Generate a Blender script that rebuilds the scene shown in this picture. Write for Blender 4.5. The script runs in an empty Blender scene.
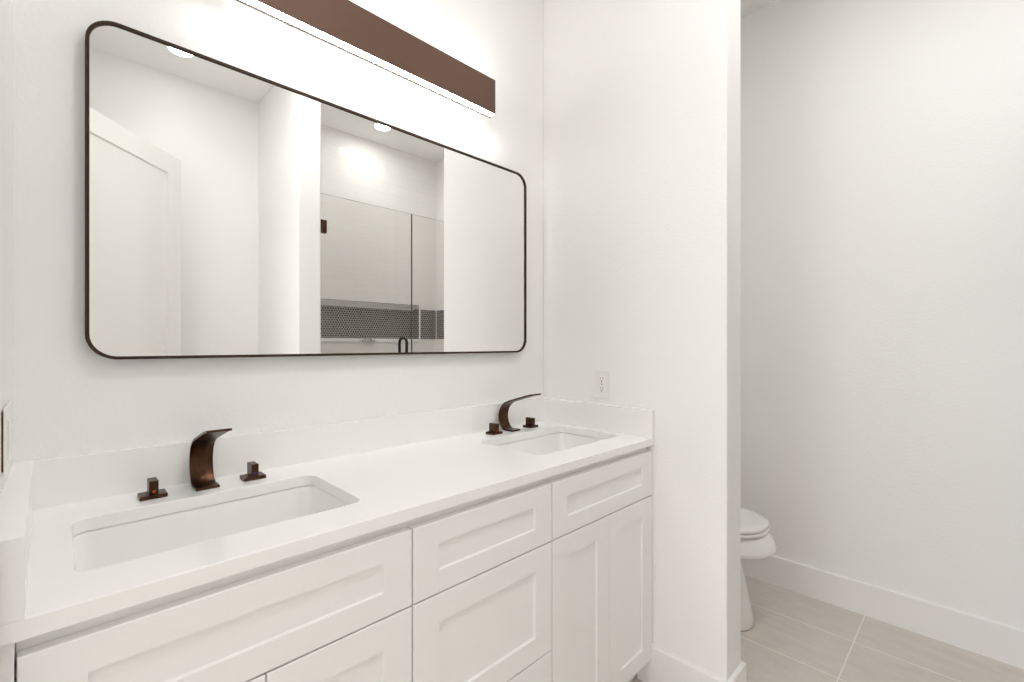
import bpy, bmesh, math, random
from mathutils import Vector, Matrix
C = bpy.context.scene.collection
SC = bpy.context.scene

# ------------------------------------------------------------------ camera, world, exposure
cam_d = bpy.data.cameras.new('camera'); cam = bpy.data.objects.new('camera', cam_d); C.objects.link(cam)
F_PX, HORIZON, VPX = 458.5, 344.3, 978.0
cam_d.sensor_width = 36.0; cam_d.sensor_fit = 'HORIZONTAL'
cam_d.lens = F_PX / 1024 * 36.0
cam_d.shift_y = (HORIZON - 341.0) / 1024
cam_d.clip_start = 0.01
cam.location = (0.0, -1.40, 1.27)
fwd = math.atan((VPX - 512) / F_PX)                  # heading above +x
cam.rotation_euler = (math.pi / 2, 0, fwd - math.pi / 2)
SC.camera = cam

W = bpy.data.worlds.new('sky'); SC.world = W; W.use_nodes = True
W.node_tree.nodes['Background'].inputs[0].default_value = (0.92, 0.96, 1.0, 1)
W.node_tree.nodes['Background'].inputs[1].default_value = 1.0

SC.view_settings.view_transform = 'Standard'; SC.view_settings.look = 'None'
SC.view_settings.gamma = 1.0; SC.view_settings.use_curve_mapping = False
SC.view_settings.exposure = 0.66
SC.cycles.max_bounces = 14; SC.cycles.diffuse_bounces = 12; SC.cycles.glossy_bounces = 6
SC.cycles.transparent_max_bounces = 12; SC.cycles.sample_clamp_indirect = 6.0
SC.cycles.caustics_reflective = False; SC.cycles.caustics_refractive = False

BAR_E, SPOT_W, SHOWER_W, DAY_FILL_W, BED_FILL_W, FRONT_FILL_W, BAR_UP, NOOK_FILL_W = 23.0, 0.4, 1.5, 38.0, 19.0, 5.4, 12.0, 2.9

def area(name, loc, rot, w, h, power, col=(1, 1, 1), shape='RECTANGLE', parent=None, spread=None):
    l = bpy.data.lights.new(name, 'AREA'); l.shape = shape; l.size = w; l.size_y = h
    l.energy = power; l.color = col
    if spread: l.spread = spread
    o = bpy.data.objects.new(name, l); C.objects.link(o); o.location = loc; o.rotation_euler = rot
    if parent: o.parent = parent
    return o

# added fill in the unseen bedroom: daylight tint at its window, white disk overhead
area('bedroom_day_fill', (-3.75, -0.3, 1.6), (0, -math.pi / 2, 0), 1.7, 1.9, DAY_FILL_W, (0.96, 0.98, 1.0))
area('bedroom_top_fill', (-1.6, -0.3, 3.0), (0, 0, 0), 0.5, 0.5, BED_FILL_W, (1.0, 0.99, 0.97), 'DISK')

# ------------------------------------------------------------------ materials
def srgb(r, g, b):
    f = lambda c: (c / 255 / 12.92) if c / 255 <= 0.04045 else ((c / 255 + 0.055) / 1.055) ** 2.4
    return (f(r), f(g), f(b), 1)

def mat(name, col, rough=0.5, metal=0.0, **kw):
    m = bpy.data.materials.new(name); m.use_nodes = True
    b = m.node_tree.nodes['Principled BSDF']
    b.inputs['Base Color'].default_value = col if len(col) == 4 else (*col, 1)
    b.inputs['Roughness'].default_value = rough; b.inputs['Metallic'].default_value = metal
    for k, v in kw.items(): b.inputs[k].default_value = v
    return m

def nodes(m): return m.node_tree.nodes, m.node_tree.links, m.node_tree.nodes['Principled BSDF']

def add_bump(m, scale, strength, dist=0.002, detail=3.0, stretch=None):
    N, L, b = nodes(m)
    tc = N.new('ShaderNodeTexCoord'); nz = N.new('ShaderNodeTexNoise')
    nz.inputs['Scale'].default_value = scale; nz.inputs['Detail'].default_value = detail
    src = tc.outputs['Object']
    if stretch:
        mp = N.new('ShaderNodeMapping'); mp.inputs['Scale'].default_value = stretch
        L.new(src, mp.inputs['Vector']); src = mp.outputs['Vector']
    L.new(src, nz.inputs['Vector'])
    bp = N.new('ShaderNodeBump'); bp.inputs['Strength'].default_value = strength; bp.inputs['Distance'].default_value = dist
    L.new(nz.outputs['Fac'], bp.inputs['Height']); L.new(bp.outputs['Normal'], b.inputs['Normal'])
    return bp

def vary(m, c1, c2, scale, stretch=None, detail=4.0, lo=0.35, hi=0.65):
    N, L, b = nodes(m)
    tc = N.new('ShaderNodeTexCoord'); nz = N.new('ShaderNodeTexNoise')
    nz.inputs['Scale'].default_value = scale; nz.inputs['Detail'].default_value = detail
    src = tc.outputs['Object']
    if stretch:
        mp = N.new('ShaderNodeMapping'); mp.inputs['Scale'].default_value = stretch
        L.new(src, mp.inputs['Vector']); src = mp.outputs['Vector']
    L.new(src, nz.inputs['Vector'])
    r = N.new('ShaderNodeValToRGB'); r.color_ramp.elements[0].position = lo; r.color_ramp.elements[1].position = hi
    r.color_ramp.elements[0].color = c1; r.color_ramp.elements[1].color = c2
    L.new(nz.outputs['Fac'], r.inputs['Fac']); L.new(r.outputs['Color'], b.inputs['Base Color'])
    return r

M = {}
M['paint'] = mat('wall_paint', (0.885, 0.881, 0.874), 0.55); add_bump(M['paint'], 95, 0.28, 0.003, 2.0)
M['ceil'] = mat('ceiling_paint', (0.885, 0.881, 0.874), 0.7); add_bump(M['ceil'], 90, 0.15, 0.003, 2.0)
M['trim'] = mat('trim_paint', (0.87, 0.864, 0.858), 0.35)
M['door'] = mat('door_paint_shaded', (0.80, 0.792, 0.775), 0.4)  # greyer than the trim; the door's shade is put into its colour
M['cab'] = mat('cabinet_paint', (0.85, 0.845, 0.836), 0.38)
M['quartz'] = mat('white_quartz', (0.885, 0.881, 0.872), 0.22)
M['porcelain'] = mat('porcelain', (0.87, 0.865, 0.85), 0.08, **{'Coat Weight': 0.3, 'Coat Roughness': 0.03})
M['seat'] = mat('seat_plastic', (0.82, 0.81, 0.79), 0.2)
M['bronze'] = mat('oil_rubbed_bronze', (0.09, 0.04, 0.018), 0.33, 0.85)
vary(M['bronze'], (0.045, 0.022, 0.012, 1), (0.095, 0.045, 0.022, 1), 60, (1, 1, 0.15))
M['frame'] = mat('mirror_frame_bronze', (0.045, 0.026, 0.016), 0.5, 0.0, **{'Specular IOR Level': 0.2})
M['bar'] = mat('bar_bronze', (0.105, 0.052, 0.030), 0.5, 0.35)
M['black'] = mat('black_metal', (0.008, 0.007, 0.006), 0.4, 0.0, **{'Specular IOR Level': 0.25})
M['chrome'] = mat('brushed_chrome', (0.55, 0.53, 0.5), 0.25, 1.0)
M['mirror'] = mat('mirror_silver', (0.93, 0.93, 0.915), 0.0, 1.0)
M['plastic'] = mat('white_plastic', (0.85, 0.84, 0.82), 0.3)
M['slot'] = mat('dark_slot', (0.03, 0.027, 0.025), 0.6)
M['gap'] = mat('brown_backing', (0.12, 0.06, 0.03), 0.6)
M['red'] = mat('hot_dot', (0.5, 0.055, 0.012), 0.3)
M['blue'] = mat('cold_dot', (0.035, 0.02, 0.17), 0.3)
M['seal'] = mat('clear_seal', (0.22, 0.21, 0.2), 0.3)
M['edge'] = mat('glass_edge', (0.55, 0.58, 0.55), 0.15)

def emis(name, col, s):
    m = mat(name, (0.9, 0.9, 0.88), 0.4); b = m.node_tree.nodes['Principled BSDF']
    b.inputs['Emission Color'].default_value = (*col, 1); b.inputs['Emission Strength'].default_value = s
    return m
M['led'] = emis('led_diffuser', (1.0, 0.985, 0.955), BAR_E)
M['led_up'] = emis('led_uplight', (1.0, 0.985, 0.955), BAR_UP)
M['downlight'] = emis('downlight_lens', (1.0, 0.985, 0.96), 12.0)

def glass_material():
    m = bpy.data.materials.new('clear_glass'); m.use_nodes = True
    N, L = m.node_tree.nodes, m.node_tree.links
    N.remove(N['Principled BSDF'])
    t = N.new('ShaderNodeBsdfTransparent'); t.inputs[0].default_value = (0.965, 0.962, 0.955, 1)
    g = N.new('ShaderNodeBsdfGlossy'); g.inputs['Roughness'].default_value = 0.0
    fr = N.new('ShaderNodeFresnel'); fr.inputs['IOR'].default_value = 1.45
    mx = N.new('ShaderNodeMixShader')
    ge = N.new('ShaderNodeNewGeometry')                # straight-through panes: use the same angle law on both faces
    ior = N.new('ShaderNodeMapRange'); ior.inputs['To Min'].default_value = 1.45; ior.inputs['To Max'].default_value = 1 / 1.45
    L.new(ge.outputs['Backfacing'], ior.inputs['Value']); L.new(ior.outputs[0], fr.inputs['IOR'])
    L.new(fr.outputs[0], mx.inputs[0]); L.new(t.outputs[0], mx.inputs[1]); L.new(g.outputs[0], mx.inputs[2])
    L.new(mx.outputs[0], N['Material Output'].inputs['Surface'])
    return m
M['glass'] = glass_material()

def math_node(N, L, op, a, b=None, c=None):
    n = N.new('ShaderNodeMath'); n.operation = op
    for i, v in enumerate((a, b, c)):
        if v is None: continue
        if isinstance(v, (int, float)): n.inputs[i].default_value = v
        else: L.new(v, n.inputs[i])
    return n.outputs[0]

def uv_plane(N, L):
    """u runs along the wall (x + y), v is height"""
    tc = N.new('ShaderNodeTexCoord'); s = N.new('ShaderNodeSeparateXYZ'); L.new(tc.outputs['Object'], s.inputs[0])
    return math_node(N, L, 'ADD', s.outputs[0], s.outputs[1]), s.outputs[2]

def penny_material():
    m = mat('penny_tile', (0.1, 0.1, 0.1), 0.25); N, L, b = nodes(m)
    u, v = uv_plane(N, L); p = 0.0225; q = p * math.sqrt(3)
    def cell(off):
        fu = math_node(N, L, 'SUBTRACT', math_node(N, L, 'FRACT', math_node(N, L, 'ADD', math_node(N, L, 'DIVIDE', u, p), off)), 0.5)
        fv = math_node(N, L, 'SUBTRACT', math_node(N, L, 'FRACT', math_node(N, L, 'ADD', math_node(N, L, 'DIVIDE', v, q), off)), 0.5)
        fv = math_node(N, L, 'MULTIPLY', fv, math.sqrt(3))
        return math_node(N, L, 'SQRT', math_node(N, L, 'ADD', math_node(N, L, 'MULTIPLY', fu, fu), math_node(N, L, 'MULTIPLY', fv, fv)))
    dmin = math_node(N, L, 'MINIMUM', cell(100.0), cell(100.5))
    mask = math_node(N, L, 'LESS_THAN', dmin, 0.435)
    mx = N.new('ShaderNodeMix'); mx.data_type = 'RGBA'; L.new(mask, mx.inputs['Factor'])
    mx.inputs['A'].default_value = (0.62, 0.59, 0.54, 1); mx.inputs['B'].default_value = (0.035, 0.031, 0.026, 1)
    L.new(mx.outputs['Result'], b.inputs['Base Color'])
    return m
M['penny'] = penny_material()

def subway_material():
    m = mat('white_wall_tile', (0.8, 0.79, 0.77), 0.09); N, L, b = nodes(m)
    u, v = uv_plane(N, L); cb = N.new('ShaderNodeCombineXYZ'); L.new(u, cb.inputs[0]); L.new(v, cb.inputs[1])
    br = N.new('ShaderNodeTexBrick'); L.new(cb.outputs[0], br.inputs['Vector'])
    br.offset = 0.5; br.inputs['Scale'].default_value = 1.0; br.inputs['Brick Width'].default_value = 0.61
    br.inputs['Row Height'].default_value = 0.1016; br.inputs['Mortar Size'].default_value = 0.0018; br.inputs['Mortar Smooth'].default_value = 0.3
    br.inputs['Color1'].default_value = (0.87, 0.86, 0.845, 1); br.inputs['Color2'].default_value = (0.855, 0.845, 0.83, 1)
    br.inputs['Mortar'].default_value = (0.79, 0.775, 0.755, 1)
    L.new(br.outputs['Color'], b.inputs['Base Color'])
    nz = N.new('ShaderNodeTexNoise'); nz.inputs['Scale'].default_value = 1.0; nz.inputs['Detail'].default_value = 1.5
    mp = N.new('ShaderNodeMapping'); mp.inputs['Scale'].default_value = (3.0, 42.0, 1.0)
    L.new(cb.outputs[0], mp.inputs[0]); L.new(mp.outputs[0], nz.inputs['Vector'])
    h = math_node(N, L, 'SUBTRACT', nz.outputs['Fac'], math_node(N, L, 'MULTIPLY', br.outputs['Fac'], 0.5))
    bp = N.new('ShaderNodeBump'); bp.inputs['Strength'].default_value = 0.25; bp.inputs['Distance'].default_value = 0.004
    L.new(h, bp.inputs['Height']); L.new(bp.outputs['Normal'], b.inputs['Normal'])
    return m
M['subway'] = subway_material()

def floor_material():
    m = mat('grey_floor_tile', (0.35, 0.32, 0.28), 0.45); N, L, b = nodes(m)
    tc = N.new('ShaderNodeTexCoord'); s = N.new('ShaderNodeSeparateXYZ'); L.new(tc.outputs['Object'], s.inputs[0])
    cb = N.new('ShaderNodeCombineXYZ')
    L.new(math_node(N, L, 'ADD', s.outputs[1], 1.028 + 0.61 * 20), cb.inputs[0])
    L.new(math_node(N, L, 'ADD', s.outputs[0], -2.412 + 0.3055 * 40), cb.inputs[1])
    br = N.new('ShaderNodeTexBrick'); L.new(cb.outputs[0], br.inputs['Vector']); br.offset = 0.0
    br.inputs['Scale'].default_value = 1.0; br.inputs['Brick Width'].default_value = 0.61; br.inputs['Row Height'].default_value = 0.3055
    br.inputs['Mortar Size'].default_value = 0.0027; br.inputs['Mortar Smooth'].default_value = 0.1; br.inputs['Bias'].default_value = 0.0
    br.inputs['Mortar'].default_value = (0.84, 0.81, 0.77, 1)
    def streak(c1, c2, sc):
        nz = N.new('ShaderNodeTexNoise'); nz.inputs['Scale'].default_value = 1.0; nz.inputs['Detail'].default_value = 6.0; nz.inputs['Roughness'].default_value = 0.65
        mp = N.new('ShaderNodeMapping'); mp.inputs['Scale'].default_value = sc
        L.new(tc.outputs['Object'], mp.inputs[0]); L.new(mp.outputs[0], nz.inputs['Vector'])
        r = N.new('ShaderNodeValToRGB'); r.color_ramp.elements[0].position = 0.3; r.color_ramp.elements[1].position = 0.7
        r.color_ramp.elements[0].color = c1; r.color_ramp.elements[1].color = c2
        L.new(nz.outputs['Fac'], r.inputs['Fac']); return r.outputs['Color']
    L.new(streak((0.60, 0.56, 0.515, 1), (0.71, 0.67, 0.625, 1), (26, 8, 1)), br.inputs['Color1'])
    L.new(streak((0.59, 0.55, 0.505, 1), (0.70, 0.66, 0.615, 1), (22, 7, 1)), br.inputs['Color2'])
    L.new(br.outputs['Color'], b.inputs['Base Color'])
    bp = N.new('ShaderNodeBump'); bp.inputs['Strength'].default_value = 0.3; bp.inputs['Distance'].default_value = 0.0015; bp.invert = True
    L.new(br.outputs['Fac'], bp.inputs['Height']); L.new(bp.outputs['Normal'], b.inputs['Normal'])
    return m
M['floor'] = floor_material()

# ------------------------------------------------------------------ mesh helpers
def add_box(bm, a, b):
    r = bmesh.ops.create_cube(bm, size=1.0)
    for v in r['verts']:
        v.co = Vector([a[i] + (b[i] - a[i]) * (v.co[i] + 0.5) for i in range(3)])
    return r['verts']

def obj(name, bm, m, parent=None, bevel=0.0, smooth=False, seg=2):
    bmesh.ops.recalc_face_normals(bm, faces=bm.faces[:])
    me = bpy.data.meshes.new(name); bm.to_mesh(me); bm.free()
    o = bpy.data.objects.new(name, me); C.objects.link(o)
    for x in (m if isinstance(m, list) else [m]): me.materials.append(x)
    if smooth:
        for p in me.polygons: p.use_smooth = True
    if bevel:
        bv = o.modifiers.new('bevel', 'BEVEL'); bv.width = bevel; bv.segments = seg; bv.limit_method = 'ANGLE'
        bv.angle_limit = math.radians(40)
    if parent:
        o.parent = parent
        o.matrix_parent_inverse = Matrix.Translation(-parent.location)
    return o

def box(name, a, b, m, parent=None, bevel=0.0):
    bm = bmesh.new(); add_box(bm, a, b); return obj(name, bm, m, parent, bevel)

def boxes(name, lst, m, parent=None, bevel=0.0):
    bm = bmesh.new()
    for a, b in lst: add_box(bm, a, b)
    return obj(name, bm, m, parent, bevel)

def thing(name, label, cat, loc, group=None):
    o = bpy.data.objects.new(name, None); C.objects.link(o); o.location = loc; o.empty_display_size = 0.1
    o['label'] = label; o['category'] = cat
    if group: o['group'] = group
    return o

def struct(o, label=None, cat=None):
    o['kind'] = 'structure'
    if label: o['label'] = label
    if cat: o['category'] = cat
    return o

def rrect(cx, cy, hw, hh, r, n=8):
    """rounded rectangle points, counter-clockwise"""
    pts = []
    for qx, qy, a0 in ((1, 1, 0), (-1, 1, 90), (-1, -1, 180), (1, -1, 270)):
        for i in range(n + 1):
            a = math.radians(a0 + 90 * i / n)
            pts.append((cx + qx * (hw - r) + r * math.cos(a), cy + qy * (hh - r) + r * math.sin(a)))
    return pts

def loft(bm, rings, cap0=True, cap1=True):
    vs = [[bm.verts.new(p) for p in ring] for ring in rings]
    n = len(vs[0])
    for a, b in zip(vs, vs[1:]):
        for i in range(n):
            bm.faces.new((a[i], a[(i + 1) % n], b[(i + 1) % n], b[i]))
    if cap0: bm.faces.new(vs[0])
    if cap1: bm.faces.new(vs[-1])
    return vs

def cyl(bm, p0, p1, r, n=20):
    p0, p1 = Vector(p0), Vector(p1); d = (p1 - p0).normalized()
    a = d.orthogonal().normalized(); b = d.cross(a)
    ring = lambda p: [p + a * r * math.cos(2 * math.pi * i / n) + b * r * math.sin(2 * math.pi * i / n) for i in range(n)]
    loft(bm, [ring(p0), ring(p1)])

def plate_with_holes(outer, holes, z0, z1):
    bm = bmesh.new(); edges = []
    for lp in [outer] + holes:
        vs = [bm.verts.new((x, y, z1)) for x, y in lp]
        edges += [bm.edges.new((vs[i], vs[(i + 1) % len(vs)])) for i in range(len(vs))]
    bmesh.ops.triangle_fill(bm, edges=edges, use_beauty=True, use_dissolve=False)
    r = bmesh.ops.extrude_face_region(bm, geom=bm.faces[:])
    bmesh.ops.translate(bm, vec=(0, 0, z0 - z1), verts=[v for v in r['geom'] if isinstance(v, bmesh.types.BMVert)])
    return bm

# ------------------------------------------------------------------ the room
XL, XP, XP2, XR = -0.0706, 1.577, 1.7054, 2.6952        # left wall, partition faces, right wall
YP = -0.815                                             # free end of the partition
YB = -2.44                                              # wall opposite the mirror
XS0, XS1, YS = 1.057, 1.192, -1.62                       # shower side wall
ZC = 3.08
T = 0.12
DY0, DY1, DH = -1.54, -0.62, 2.46                       # doorway in the left wall

fl = struct(box('floor', (-4.0, -4.2, -0.1), (XR + T, 1.6, 0), M['floor']))
ce = struct(box('ceiling', (-4.0, -4.2, ZC), (XR + T, 1.6, ZC + 0.1), M['ceil']))
struct(box('wall_back', (XL - T, 0, 0), (XR + T, T, ZC), M['paint']))
struct(boxes('wall_left', [((XL - T, DY1, 0), (XL, 0, ZC)), ((XL - T, YB - T, 0), (XL, DY0, ZC)), ((XL - T, DY0, DH), (XL, DY1, ZC))], M['paint']))
struct(box('wall_right', (XR, YB - 0.22, 0), (XR + T, 0, ZC), M['paint']))
struct(box('wall_front', (XL, YB - T, 0), (XS0, YB, ZC), M['paint']))
struct(box('wall_partition', (XP, YP, 0), (XP2, 0, ZC), M['paint'], bevel=0.004))
struct(box('wall_shower_side', (XS0, YB - 0.22, 0), (XS1, YS, ZC), M['paint'], bevel=0.004))
# bedroom outside the doorway
BW0, BW1 = 0.75, 2.45
struct(boxes('wall_bedroom_window_side', [((-4.0, -4.2, 0), (-3.9, -1.4, ZC)), ((-4.0, 0.8, 0), (-3.9, 1.6, ZC)),
      ((-4.0, -1.4, 0), (-3.9, 0.8, BW0)), ((-4.0, -1.4, BW1), (-3.9, 0.8, ZC))], M['paint']))
struct(box('wall_bedroom_far', (-4.0, 1.5, 0), (XL - T, 1.6, ZC), M['paint']))
struct(box('wall_bedroom_near', (-4.0, -4.2, 0), (XL - T, -4.1, ZC), M['paint']))
struct(boxes('wall_bedroom_side', [((XL - T, T, 0), (XL - 0.02, 1.6, ZC)), ((XL - T, -4.2, 0), (XL - 0.02, YB - T, ZC))], M['paint']))
struct(boxes('window_1', [((-3.96, -1.4, BW0), (-3.92, -1.34, BW1)), ((-3.96, 0.74, BW0), (-3.92, 0.8, BW1)), ((-3.96, -0.33, BW0), (-3.92, -0.27, BW1)),
      ((-3.96, -1.34, BW0), (-3.92, 0.74, BW0 + 0.06)), ((-3.96, -1.34, BW1 - 0.06), (-3.92, 0.74, BW1))], M['trim']))

# baseboards with a small eased top edge
BH, BT = 0.150, 0.014
def baseboard(name, a, b, nrm):
    """a, b: ends on the wall face; nrm: direction into the room"""
    a, b, n = Vector((*a, 0)), Vector((*b, 0)), Vector((*nrm, 0))
    prof = [(0, 0), (BT, 0), (BT, BH - 0.003), (BT - 0.003, BH), (0, BH)]
    bm = bmesh.new()
    loft(bm, [[p + n * d + Vector((0, 0, h)) for d, h in prof] for p in (a, b)])
    return struct(obj(name, bm, M['trim']))
baseboard('baseboard_right', (XR, 0), (XR, YS), (-1, 0))
baseboard('baseboard_back', (XP2 + BT, 0), (XR - BT, 0), (0, -1))
# round the free end of the partition in one run
bm = bmesh.new()
prof = [(0, 0), (BT, 0), (BT, BH - 0.003), (BT - 0.003, BH), (0, BH)]
def corner(x, y, sx, sy, d, h): return Vector((x + sx * d, y + sy * d, h))
loft(bm, [[corner(XP, -0.49, -1, 0, d, h) for d, h in prof], [corner(XP, YP, -1, -1, d, h) for d, h in prof],
          [corner(XP2, YP, 1, -1, d, h) for d, h in prof], [corner(XP2, -0.0, 1, 0, d, h) for d, h in prof]])
struct(obj('baseboard_partition', bm, M['trim']))
baseboard('baseboard_front', (XL + BT, YB), (XS0, YB), (0, 1))
baseboard('baseboard_shower_side', (XS0, YB + BT), (XS0, YS), (-1, 0))

# door casing and the door that stands open into the bathroom
cw = 0.09
struct(boxes('trim_1', [((XL, DY0 - cw, 0), (XL + 0.016, DY0 - 0.012, DH + cw)), ((XL, DY1, 0), (XL + 0.016, DY1 + 0.055, DH + cw)), ((XL, DY0 - 0.012, DH), (XL + 0.016, DY1, DH + cw))], M['trim']))

def shaker(x0, x1, z0, z1, yf, th, stile, rail, rec=0.007, ease=0.0015):
    """a flat panel in a raised frame; the frame's front lies at y = yf, facing -y"""
    bm = bmesh.new()
    V = lambda x, y, z: bm.verts.new((x, y, z))
    R = lambda i, y: [V(x0 + i[0], y, z0 + i[1]), V(x1 - i[0], y, z0 + i[1]), V(x1 - i[0], y, z1 - i[1]), V(x0 + i[0], y, z1 - i[1])]
    e = 0.0012
    rings = [R((0, 0), yf + th), R((0, 0), yf + e), R((e, e), yf), R((stile, rail), yf), R((stile + ease, rail + ease), yf + rec)]
    for a, b in zip(rings, rings[1:]):
        for i in range(4): bm.faces.new((a[i], a[(i + 1) % 4], b[(i + 1) % 4], b[i]))
    bm.faces.new(rings[0]); bm.faces.new(rings[-1])
    return bm

dl = thing('door_1', 'white shaker door standing half open, seen in the mirror', 'door', (XL + 0.004, -1.535, 0.008))
dl['kind'] = 'structure'
bm = shaker(0.0, 0.912, 0.0, 2.432, 0.0, 0.035, 0.112, 0.118, 0.010, 0.004)
leaf = obj('panel', bm, M['door']); leaf.parent = dl
bm = bmesh.new()
cyl(bm, (0.845, -0.002, 0.95), (0.845, -0.012, 0.95), 0.032); cyl(bm, (0.845, -0.012, 0.95), (0.845, -0.045, 0.95), 0.010)
add_box(bm, (0.735, -0.055, 0.94), (0.858, -0.043, 0.96))
hd = obj('handle', bm, M['black']); hd.parent = dl; hd['label'] = 'dark lever handle'
# leaf runs from the hinge into the room and its panelled face looks at the mirror
dl.rotation_euler = (0, 0, math.atan2(-0.741, 0.671) + math.pi)
leaf_dir = math.atan2(-0.741, 0.671)
dl.rotation_euler = (0, 0, leaf_dir)
for ch in (leaf, hd):
    for v in ch.data.vertices: v.co.y = -v.co.y      # face the -y side towards +normal (mirror side)
    ch.data.flip_normals()

# ------------------------------------------------------------------ shower seen in the mirror
TILE = 0.028
NX0, NX1, NZ0, NZ1, ND = 1.26, 2.472, 1.322, 1.648, 0.10
struct(boxes('wall_shower_back', [((XS1, YB - 0.22, 0), (XR, YB, 1.288)), ((XS1, YB - 0.22, NZ1), (XR, YB, ZC)),
      ((XS1, YB - 0.22, 1.288), (NX0, YB, NZ1)), ((NX1, YB - 0.22, 1.288), (XR, YB, NZ1)), ((NX0, YB - 0.22, 1.288), (NX1, YB - ND, NZ1))], M['subway']))
struct(boxes('wall_shower_right', [((XR - TILE, YB, 0), (XR, YS - 0.02, NZ0)), ((XR - TILE, YB, 1.605), (XR, YS - 0.02, ZC))], M['subway']))
struct(box('wall_shower_left', (XS1, YB, 0), (XS1 + 0.010, YS - 0.02, ZC), M['subway']))
struct(boxes('trim_2', [((NX0, YB - ND + 0.002, NZ0), (NX1 - 0.004, YB - ND + 0.006, 1.598)), ((NX1 - 0.006, YB - ND + 0.006, NZ0), (NX1, YB - 0.004, 1.612)),
      ((NX1 + 0.010, YB, NZ0), (XR - TILE - 0.008, YB + 0.004, 1.605)), ((XR - TILE, YB + 0.008, NZ0), (XR, YS - 0.02, 1.605))], M['penny']))
struct(boxes('trim_3', [((NX0 - 0.01, YB - ND, 1.290), (NX1 + 0.01, YB + 0.012, NZ0)), ((NX1 - 0.002, YB - 0.01, NZ0), (NX1 + 0.010, YB + 0.006, NZ1)),
      ((XR - TILE - 0.008, YB, NZ0), (XR - TILE, YB + 0.008, 1.605))], M['trim'], bevel=0.002))
struct(box('trim_4', (XS1, YS - 0.10, 0), (XR, YS, 0.09), M['quartz'], bevel=0.004))       # curb under the glass

struct(box('trim_5', (XS1 + 0.010, YB, 0.0005), (XR - TILE, YS - 0.10, 0.018), M['quartz']))     # unseen white shower floor, added to bounce light
YG, XG = -1.655, 1.893
def glass_pane(bm_name, x0, x1, z0, z1, parent):
    bm = bmesh.new(); add_box(bm, (x0, YG - 0.005, z0), (x1, YG + 0.005, z1))
    o = obj(bm_name, bm, [M['glass'], M['edge']], parent)
    for p in o.data.polygons:
        if abs(p.normal.y) < 0.5: p.material_index = 1
    return o
sd = thing('shower_door', 'frameless clear glass shower door with dark hinges, seen in the mirror', 'shower door', (XS1 + 0.01, YG, 0.095))
glass_pane('glass_panel', XS1 + 0.012, XG - 0.003, 0.100, 2.255, sd)
for hz in (2.04, 0.30):
    hb = boxes('hinge', [((XS1 + 0.012, YG + 0.006, hz - 0.042), (XS1 + 0.050, YG + 0.016, hz + 0.042)), ((XS1 + 0.012, YG - 0.016, hz - 0.042), (XS1 + 0.050, YG - 0.006, hz + 0.042)),
                        ((XS1 + 0.0105, YG - 0.022, hz - 0.042), (XS1 + 0.0118, YG + 0.022, hz + 0.042))], M['bronze'], sd, 0.0015)
    hb['label'] = 'dark bronze hinge'
box('seal', (XG - 0.003, YG - 0.006, 0.100), (XG + 0.001, YG + 0.006, 2.255), M['seal'], sd)
bm = bmesh.new()                                       # back-to-back pull: an arch each side of the glass
hx, zt, zb = XG - 0.075, 1.285, 1.085
path = []
for i in range(13):
    a = math.pi * i / 12; path.append((hx, YG + 0.050 * math.cos(a), zt + 0.030 * math.sin(a)))
path = [(hx, YG + 0.050, zb)] + path + [(hx, YG - 0.050, zb)]
low = [(hx, YG - 0.050 * math.cos(math.pi * i / 12), zb - 0.030 * math.sin(math.pi * i / 12)) for i in range(13)]
def tube(bm, pts, r, closed=False, n=12):
    P = [Vector(p) for p in pts]; rings = []
    for i, p in enumerate(P):
        a = P[i - 1] if (i or closed) else p; b = P[(i + 1) % len(P)] if (i < len(P) - 1 or closed) else p
        d = (b - a).normalized(); u = Vector((1, 0, 0)); v = d.cross(u).normalized()
        rings.append([p + u * r * math.cos(2 * math.pi * k / n) + v * r * math.sin(2 * math.pi * k / n) for k in range(n)])
    if closed: rings.append(rings[0])
    loft(bm, rings, not closed, not closed)
loop = path + low[1:-1]
P = loop
tube(bm, P + [P[0]], 0.0105)
hh = obj('handle', bm, M['black'], sd, smooth=True); hh['label'] = 'black pull handle'
sp = thing('shower_screen', 'fixed clear glass screen beside the shower door, seen in the mirror', 'shower screen', (XG + 0.3, YG, 0.095))
glass_pane('glass_panel', XG + 0.002, XR - TILE - 0.002, 0.092, 2.255, sp)
boxes('clamp', [((XR - TILE - 0.05, YG - 0.014, 0.4), (XR - TILE - 0.0005, YG - 0.0055, 0.45)), ((XR - TILE - 0.05, YG + 0.0055, 0.4), (XR - TILE - 0.0005, YG + 0.014, 0.45))], M['bronze'], sp)
# small fitting just under the niche ledge
sh = thing('shower_fitting', 'small grey metal fitting under the shower niche, seen in the mirror', 'shower fitting', (1.93, YB, 1.28))
box('bar', (1.87, YB + 0.016, 1.292), (1.99, YB + 0.040, 1.302), M['chrome'], sh, 0.002)
for x in (1.90, 1.955):
    bm = bmesh.new(); cyl(bm, (x, YB + 0.028, 1.302), (x, YB + 0.028, 1.330), 0.006); obj('post', bm, M['chrome'], sh, smooth=False)
bm = bmesh.new(); cyl(bm, (1.93, YB + 0.0005, 1.297), (1.93, YB + 0.022, 1.297), 0.006); obj('mount', bm, M['chrome'], sh)

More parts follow.
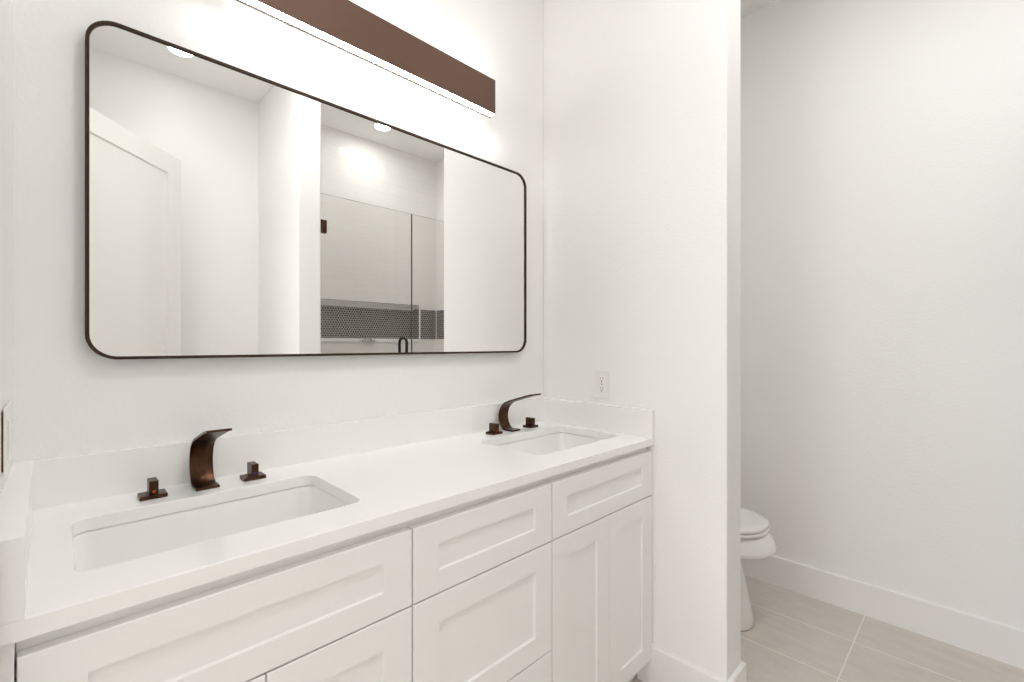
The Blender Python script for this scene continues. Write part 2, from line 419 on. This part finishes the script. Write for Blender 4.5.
# recessed ceiling lights
def downlight(x, y, label, power, spread=1.9):
    t = thing('recessed_light', label, 'ceiling light', (x, y, ZC), 'recessed ceiling lights')
    bm = bmesh.new(); n = 40
    ring = lambda r, z: [(x + r * math.cos(2 * math.pi * i / n), y + r * math.sin(2 * math.pi * i / n), z) for i in range(n)]
    loft(bm, [ring(0.082, ZC - 0.0005), ring(0.080, ZC - 0.006), ring(0.066, ZC - 0.007), ring(0.062, ZC - 0.003), ring(0.062, ZC - 0.0005)], False, False)
    obj('trim_ring', bm, M['trim'], t, smooth=True)
    bm = bmesh.new(); loft(bm, [ring(0.061, ZC - 0.001), ring(0.061, ZC - 0.0035)]); obj('lens', bm, M['downlight'], t)
    l = area('lamp', (0, 0, -0.012), (0, 0, 0), 0.12, 0.12, power, (1.0, 0.988, 0.968), 'DISK', t, spread)
downlight(0.526, -2.09, 'round recessed ceiling light above the open door, seen in the mirror', SPOT_W)
downlight(1.90, -2.11, 'round recessed ceiling light inside the shower, seen in the mirror', SHOWER_W, 3.14)
downlight(0.78, -1.22, 'added round recessed fill light, out of view in front of the vanity', FRONT_FILL_W, 3.14)  # unseen, added to brighten the vanity side of the room
downlight(1.72, -1.28, 'added round recessed fill light, out of view in front of the toilet nook', NOOK_FILL_W, 3.14)  # unseen, added to brighten the nook, right wall and partition end

# ------------------------------------------------------------------ vanity cabinets
YF, TH = -0.550, 0.020
ZD0, ZD1, ZG = 0.100, 0.8735, 0.7095
def carcass(x0, x1, parent):
    p = 0.018; yb, yf = -0.002, YF + TH + 0.001
    L = [((x0, yf, 0.1), (x0 + p, yb, 0.895)), ((x1 - p, yf, 0.1), (x1, yb, 0.895)), ((x0 + p, yf + p, 0.1), (x1 - p, yb, 0.118)),
         ((x0 + p, yb - 0.006, 0.118), (x1 - p, yb, 0.895)), ((x0, -0.482, 0.0), (x1, -0.464, 0.1)),
         ((x0, -0.464, 0.0), (x0 + p, yb, 0.1)), ((x1 - p, -0.464, 0.0), (x1, yb, 0.1)),
         ((x0 + p, yf, 0.842), (x1 - p, yf + p, 0.895)), ((x0 + p, yf, 0.690), (x1 - p, yf + p, 0.730)), ((x0 + p, yf, 0.1), (x1 - p, yf + p, 0.13))]
    return boxes('carcass', L, M['cab'], parent)
def front(name, x0, x1, z0, z1, parent, stile=0.066, rail=0.062):
    return obj(name, shaker(x0, x1, z0, z1, YF, TH, stile, rail), M['cab'], parent)

g = 0.0019
B0, B1, B2, B3 = -0.0415, 0.5376, 0.9973, 1.568
v1 = thing('sink_cabinet', 'white shaker vanity cabinet under the sink nearer the left wall', 'cabinet', ((B0 + B1) / 2, -0.27, 0))
carcass(B0, B1 - 0.0005, v1)
front('drawer_front', B0 + g, B1 - g, ZG + g, ZD1, v1, 0.066, 0.050)
front('door', B0 + g, 0.2495 - 0.0012, ZD0, ZG - g, v1); front('door', 0.2495 + 0.0012, B1 - g, ZD0, ZG - g, v1)
box('filler', (XL + 0.0005, YF + 0.002, 0.1), (B0 - 0.0005, YF + TH, 0.895), M['cab'], v1)
v2 = thing('drawer_cabinet', 'white vanity cabinet of three shaker drawers between the two sink cabinets', 'cabinet', ((B1 + B2) / 2, -0.27, 0))
carcass(B1, B2 - 0.0005, v2)
front('drawer_front', B1 + g, B2 - g, ZG + g, ZD1, v2, 0.068, 0.050)
front('drawer_front', B1 + g, B2 - g, 0.4 + g, ZG - g, v2, 0.068, 0.062)
front('drawer_front', B1 + g, B2 - g, ZD0, 0.4 - g, v2, 0.068, 0.062)
v3 = thing('sink_cabinet', 'white shaker vanity cabinet beside the partition wall with two narrow doors', 'cabinet', ((B2 + B3) / 2, -0.27, 0))
carcass(B2, B3, v3)
front('drawer_front', B2 + g, B3 - g, ZG + g, ZD1, v3, 0.066, 0.050)
front('door', B2 + g, 1.286 - 0.001, ZD0, ZG - g, v3); front('door', 1.286 + 0.001, B3 - g, ZD0, ZG - g, v3)
box('filler', (B3 + 0.0015, YF + 0.004, 0.1), (XP - 0.0005, YF + TH, 0.895), M['cab'], v3)

# ------------------------------------------------------------------ countertop, splashes, sinks
ZT, ZU, YC = 0.9235, 0.896, -0.5555
ct = thing('countertop', 'long white quartz vanity countertop with two sink cutouts', 'countertop', (0.753, -0.28, ZU))
SX = (0.2465, 1.2905); SY = -0.2985; SHW, SHH, SR = 0.2315, 0.1475, 0.028
outer = [(XL + 0.0005, YC), (XP - 0.0005, YC), (XP - 0.0005, -0.0005), (XL + 0.0005, -0.0005)]
bm = plate_with_holes(outer, [rrect(x, SY, SHW, SHH, SR)[::-1] for x in SX], ZU, ZT)
obj('slab', bm, M['quartz'], ct, 0.002)
box('backsplash', (XL + 0.0005, -0.0205, ZT), (XP - 0.0005, -0.0005, 1.026), M['quartz'], ct)
ls = box('side_splash', (XL + 0.0005, YC, ZT), (-0.037, -0.021, 1.027), M['quartz'], ct)
for v in ls.data.vertices:                             # the left wall is a little out of square, the splash follows it
    if v.co.x > -0.05: v.co.x = -0.0325 if v.co.y < -0.3 else -0.041
box('side_splash', (XP - 0.0205, YC, ZT), (XP - 0.0005, -0.021, 1.026), M['quartz'], ct)

def sink(cx, label):
    t = thing('sink', label, 'sink', (cx, SY, 0.745))
    bm = bmesh.new()
    def ring(d, z, r): return [(x, y, z) for x, y in rrect(cx, SY, SHW + d, SHH + d, max(r, 0.004))]
    rings = [ring(0.022, ZU - 0.012, 0.045), ring(0.022, ZU - 0.001, 0.045), ring(0.004, ZU - 0.001, 0.034), ring(0.002, ZU - 0.006, 0.034), ring(-0.004, ZU - 0.06, 0.036),
             ring(-0.010, 0.800, 0.040), ring(-0.018, 0.782, 0.045), ring(-0.034, 0.770, 0.05), ring(-0.065, 0.764, 0.05), ring(-0.11, 0.760, 0.03)]
    under = [ring(-0.10, 0.748, 0.03), ring(-0.03, 0.757, 0.05), ring(0.006, 0.790, 0.045), ring(0.016, ZU - 0.012, 0.045)]
    loft(bm, [under[3]] + rings + [], False, True)
    vs = loft(bm, under, True, False)
    bmesh.ops.remove_doubles(bm, verts=bm.verts[:], dist=1e-5)
    obj('basin', bm, M['porcelain'], t, smooth=True)
    bm = bmesh.new(); n = 28
    cr = lambda r, z: [(cx + r * math.cos(2 * math.pi * i / n), SY + r * math.sin(2 * math.pi * i / n), z) for i in range(n)]
    loft(bm, [cr(0.030, 0.7605), cr(0.030, 0.7625), cr(0.024, 0.764), cr(0.020, 0.764), cr(0.018, 0.767), cr(0.006, 0.769)])
    d = obj('drain', bm, M['bronze'], t, smooth=True); d['label'] = 'dark bronze drain stopper'
    return t
sink(SX[0], 'white rectangular undermount sink below the faucet nearer the left wall')
sink(SX[1], 'white rectangular undermount sink beside the partition wall')

def faucet(cx, hl, hr, label):
    t = thing('faucet', label, 'faucet', (cx, -0.085, ZT), 'bronze widespread faucets')
    Z = ZT + 0.0003
    # curved ribbon spout: outline of the side view swept across the width
    key = [(-0.111, 0.0030), (-0.090, 0.0030), (-0.068, 0.0032), (-0.056, 0.008), (-0.046, 0.020), (-0.0385, 0.037), (-0.036, 0.053), (-0.038, 0.070),
           (-0.046, 0.089), (-0.060, 0.104), (-0.080, 0.1155), (-0.106, 0.124), (-0.135, 0.1325), (-0.165, 0.141), (-0.195, 0.1495), (-0.222, 0.155)]
    pts = []
    for i in range(len(key) - 1):                       # Catmull-Rom through the key points
        p0, p1, p2, p3 = key[max(i - 1, 0)], key[i], key[i + 1], key[min(i + 2, len(key) - 1)]
        for k in range(4):
            s = k / 4
            pts.append(tuple(0.5 * (2 * p1[j] + (p2[j] - p0[j]) * s + (2 * p0[j] - 5 * p1[j] + 4 * p2[j] - p3[j]) * s * s + (3 * p1[j] - p0[j] - 3 * p2[j] + p3[j]) * s ** 3) for j in (0, 1)))
    pts.append(key[-1])
    hw, th = 0.0245, 0.0028
    rings = []
    for i, p in enumerate(pts):
        a, b = pts[max(i - 1, 0)], pts[min(i + 1, len(pts) - 1)]
        d = Vector((b[0] - a[0], b[1] - a[1])).normalized(); nx, nz = -d[1], d[0]
        q = [(p[0] + nx * th, p[1] + nz * th), (p[0] - nx * th, p[1] - nz * th)]
        rings.append([(cx - hw, q[0][0], Z + q[0][1]), (cx + hw, q[0][0], Z + q[0][1]), (cx + hw, q[1][0], Z + q[1][1]), (cx - hw, q[1][0], Z + q[1][1])])
    bm = bmesh.new(); loft(bm, rings)
    obj('spout', bm, M['bronze'], t, 0.0008)
    for x, mm, w in ((hl, M['red'], 'orange red hot dot'), (hr, M['blue'], 'blue violet cold dot')):
        h = box('handle', (x - 0.025, -0.1065, Z), (x + 0.025, -0.0625, Z + 0.0085), M['bronze'], t, 0.0008)
        lv = box('lever', (x - 0.0080, -0.1025, Z + 0.0087), (x + 0.0090, -0.0635, Z + 0.0390), M['bronze'], None, 0.001); lv.parent = h
        bm = bmesh.new(); cyl(bm, (x + 0.0005, -0.1024, Z + 0.0155), (x + 0.0005, -0.1032, Z + 0.0155), 0.0034, 16)
        dt = obj('temperature_dot', bm, mm); dt.parent = h; dt['label'] = w
        # handle is a child of an offset empty; keep its children in place
        lv.matrix_parent_inverse = h.matrix_parent_inverse.inverted() @ h.matrix_parent_inverse
    return t
faucet(0.2505, 0.1485, 0.354, 'dark bronze curved faucet with two handles over the sink nearer the left wall')
faucet(1.292, 1.197, 1.403, 'dark bronze curved faucet with two handles over the sink beside the partition')

# ------------------------------------------------------------------ mirror
mx0, mx1, mz0, mz1 = 0.0378, 1.4366, 1.2352, 2.0005
mc, mzc, mhw, mhh = (mx0 + mx1) / 2, (mz0 + mz1) / 2, (mx1 - mx0) / 2, (mz1 - mz0) / 2
mi = thing('wall_mirror', 'wide rounded mirror in a thin dark frame above the vanity', 'mirror', (mc, 0, mz0))
def mring(d, y, r): return [(x, y, z) for x, z in rrect(mc, mzc, mhw - d, mhh - d, r, 14)]
bm = bmesh.new(); R0, fw = 0.057, 0.0070
loft(bm, [mring(0, -0.002, R0), mring(0, -0.030, R0), mring(fw, -0.030, R0 - fw), mring(fw, -0.002, R0 - fw), mring(0, -0.002, R0)], False, False)
bmesh.ops.remove_doubles(bm, verts=bm.verts[:], dist=1e-6)
fr = obj('frame', bm, M['frame'], mi, 0.001); fr['label'] = 'thin dark bronze frame'
bm = bmesh.new(); loft(bm, [mring(fw + 0.0002, -0.004, R0 - fw), mring(fw + 0.0002, -0.025, R0 - fw)])
obj('mirror_glass', bm, M['mirror'], mi)

# ------------------------------------------------------------------ bar light over the mirror
lx0, lx1, lz0, lz1, ly = 0.298, 1.208, 2.168, 2.300, -0.080
bl = thing('vanity_light', 'long bronze bar light glowing above the mirror', 'wall light', ((lx0 + lx1) / 2, 0, lz0))
boxes('shade', [((lx0, ly, lz0), (lx1, ly + 0.003, lz1)), ((lx0, ly + 0.003, lz0), (lx0 + 0.003, ly + 0.026, lz1)), ((lx1 - 0.003, ly + 0.003, lz0), (lx1, ly + 0.026, lz1))], M['bar'], bl, 0.0008)
box('diffuser', (lx0 + 0.004, ly + 0.0035, lz0 - 0.002), (lx1 - 0.004, ly + 0.026, (lz0 + lz1) / 2), M['led'], bl)
box('diffuser', (lx0 + 0.004, ly + 0.0035, (lz0 + lz1) / 2 + 0.002), (lx1 - 0.004, ly + 0.026, lz1 + 0.001), M['led_up'], bl)
box('back_plate', (lx0 + 0.002, ly + 0.0261, lz0 + 0.005), (lx1 - 0.002, ly + 0.0278, lz1), M['bar'], bl)
box('trim_strip', (lx0, ly + 0.0280, lz0 - 0.004), (lx1, ly + 0.0335, lz0 + 0.001), M['frame'], bl)
mm_ = (lx0 + lx1) / 2
box('canopy', (mm_ - 0.07, ly + 0.0279, 2.222), (mm_ + 0.07, -0.0005, 2.252), M['bar'], bl)

# ------------------------------------------------------------------ outlets
def outlet(cy, cz, face, sgn, label):
    """a duplex outlet on a wall x = face whose room side is sgn"""
    t = thing('wall_outlet', label, 'outlet', (face, cy, cz - 0.0575), 'white duplex outlets')
    X = lambda d: face + sgn * d
    def bx(name, d0, d1, y0, y1, z0, z1, m, par, bev=0.0):
        a, b = sorted((X(d0), X(d1))); return box(name, (a, cy + y0, cz + z0), (b, cy + y1, cz + z1), m, par, bev)
    bx('cover_plate', 0.0005, 0.0055, -0.036, 0.036, -0.0575, 0.0575, M['plastic'], t, 0.002)
    for s in (-0.0195, 0.0195):
        bm = bmesh.new()
        ring = lambda d, r: [(X(d), cy + x, cz + s + z) for x, z in rrect(0, 0, 0.0165 * r, 0.0145 * r, 0.009, 6)]
        loft(bm, [ring(0.0055, 1), ring(0.0072, 1), ring(0.0076, 0.95)])
        o = obj('receptacle', bm, M['plastic'], t)
        sl = bmesh.new()
        for yy, zz, w, h in ((-0.0065, 0.004, 0.0011, 0.0042), (0.0065, 0.004, 0.0011, 0.0036), (0, -0.0065, 0.0024, 0.0026)):
            a, b = sorted((X(0.0074), X(0.0078))); add_box(sl, (a, cy + yy - w, cz + s + zz - h), (b, cy + yy + w, cz + s + zz + h))
        k = obj('slots', sl, M['slot']); k.parent = o; k['label'] = 'dark socket slots'
        k.matrix_parent_inverse = Matrix.Identity(4)
    bm = bmesh.new(); cyl(bm, (X(0.0055), cy, cz), (X(0.0068), cy, cz), 0.0032, 14); obj('screw', bm, M['chrome'], t)
    return t
outlet(-0.325, 1.107, XP, -1, 'white duplex outlet on the partition wall above the side splash')
sw = thing('wall_switch', 'white double switch plate on the left wall, seen edge-on', 'switch', (XL, -0.21, 1.05))
box('cover_plate', (XL + 0.0025, -0.268, 1.0495), (XL + 0.0065, -0.152, 1.1645), M['plastic'], sw, 0.0018)
k = box('brown_strip', (XL + 0.0004, -0.2665, 1.058), (XL + 0.0024, -0.1535, 1.156), M['gap'], sw); k['label'] = 'brown strip behind the edge of the plate'  # thin brown block set between cover plate and wall
for y in (-0.233, -0.187):
    box('rocker', (XL + 0.0066, y - 0.0165, 1.0735), (XL + 0.0090, y + 0.0165, 1.1405), M['plastic'], sw, 0.001)

# ------------------------------------------------------------------ toilet behind the partition
tx = 2.2
to = thing('toilet', 'white toilet standing behind the partition wall', 'toilet', (tx, -0.4, 0))
def egg(z, yf, yb, hw, n=40, p=2.35):
    """outline at height z: rounded front at yf, squarer back at yb"""
    yc = yf + (yb - yf) * 0.42; pts = []
    for i in range(n):
        a = 2 * math.pi * i / n; c, s = math.cos(a), math.sin(a)
        e = 2 / p if s < 0 else 2 / 3.6
        x = hw * math.copysign(abs(c) ** (2 / 2.3), c)
        y = (yc - yf) * math.copysign(abs(s) ** (2 / 2.2), s) if s < 0 else (yb - yc) * abs(s) ** (2 / 3.4)
        pts.append((tx + x, yc + y, z))
    return pts
bm = bmesh.new()
lv = [(0.0, -0.697, -0.10, 0.118), (0.012, -0.705, -0.095, 0.124), (0.03, -0.703, -0.095, 0.122), (0.12, -0.685, -0.095, 0.112), (0.22, -0.664, -0.09, 0.106), (0.285, -0.652, -0.08, 0.110),
      (0.305, -0.668, -0.07, 0.128), (0.320, -0.712, -0.05, 0.156), (0.332, -0.752, -0.04, 0.174), (0.345, -0.782, -0.035, 0.187), (0.358, -0.793, -0.03, 0.192), (0.368, -0.793, -0.03, 0.192),
      (0.392, -0.783, -0.03, 0.189), (0.418, -0.766, -0.03, 0.184), (0.428, -0.760, -0.03, 0.182), (0.431, -0.754, -0.035, 0.176)]
rings = [egg(z + 0.011 * max(0.0, min(1.0, (z - 0.1) / 0.2)), f + 0.008, b, h) for z, f, b, h in lv]
inner = [egg(0.4400, -0.735, -0.29, 0.150), egg(0.3910, -0.720, -0.30, 0.140), egg(0.2910, -0.65, -0.36, 0.09), egg(0.2510, -0.60, -0.42, 0.05)]
loft(bm, rings + inner)
obj('bowl', bm, M['porcelain'], to, smooth=True)
bm = bmesh.new()
loft(bm, [egg(0.4425, -0.752, -0.255, 0.178), egg(0.4450, -0.757, -0.25, 0.182), egg(0.4540, -0.757, -0.25, 0.182), egg(0.4565, -0.753, -0.255, 0.178), egg(0.4560, -0.66, -0.33, 0.105), egg(0.4430, -0.66, -0.33, 0.105)], False, False)
obj('seat', bm, M['seat'], to, smooth=True)
bm = bmesh.new()
loft(bm, [egg(0.4600, -0.748, -0.25, 0.176), egg(0.4620, -0.754, -0.245, 0.181), egg(0.4700, -0.754, -0.245, 0.181), egg(0.4760, -0.748, -0.25, 0.174), egg(0.4790, -0.70, -0.28, 0.14), egg(0.4800, -0.60, -0.35, 0.07)])
obj('lid', bm, M['seat'], to, smooth=True)
bm = bmesh.new()
def tring(z, hw, y0, y1, r): return [(x, y, z) for x, y in rrect(tx, (y0 + y1) / 2, hw, (y1 - y0) / 2, r, 6)]
loft(bm, [tring(0.4425, 0.175, -0.20, -0.035, 0.03), tring(0.46, 0.185, -0.21, -0.025, 0.035), tring(0.76, 0.205, -0.222, -0.018, 0.035)])
obj('tank', bm, M['porcelain'], to, 0.004)
bm = bmesh.new()
loft(bm, [tring(0.7605, 0.212, -0.229, -0.012, 0.035), tring(0.785, 0.214, -0.231, -0.011, 0.035), tring(0.795, 0.206, -0.223, -0.019, 0.03)])
obj('tank_lid', bm, M['porcelain'], to, 0.003)
bm = bmesh.new(); cyl(bm, (tx - 0.15, -0.222, 0.70), (tx - 0.15, -0.240, 0.70), 0.012); add_box(bm, (tx - 0.155, -0.246, 0.692), (tx - 0.075, -0.237, 0.706))
k = obj('flush_lever', bm, M['chrome'], to); k['label'] = 'chrome flush lever'
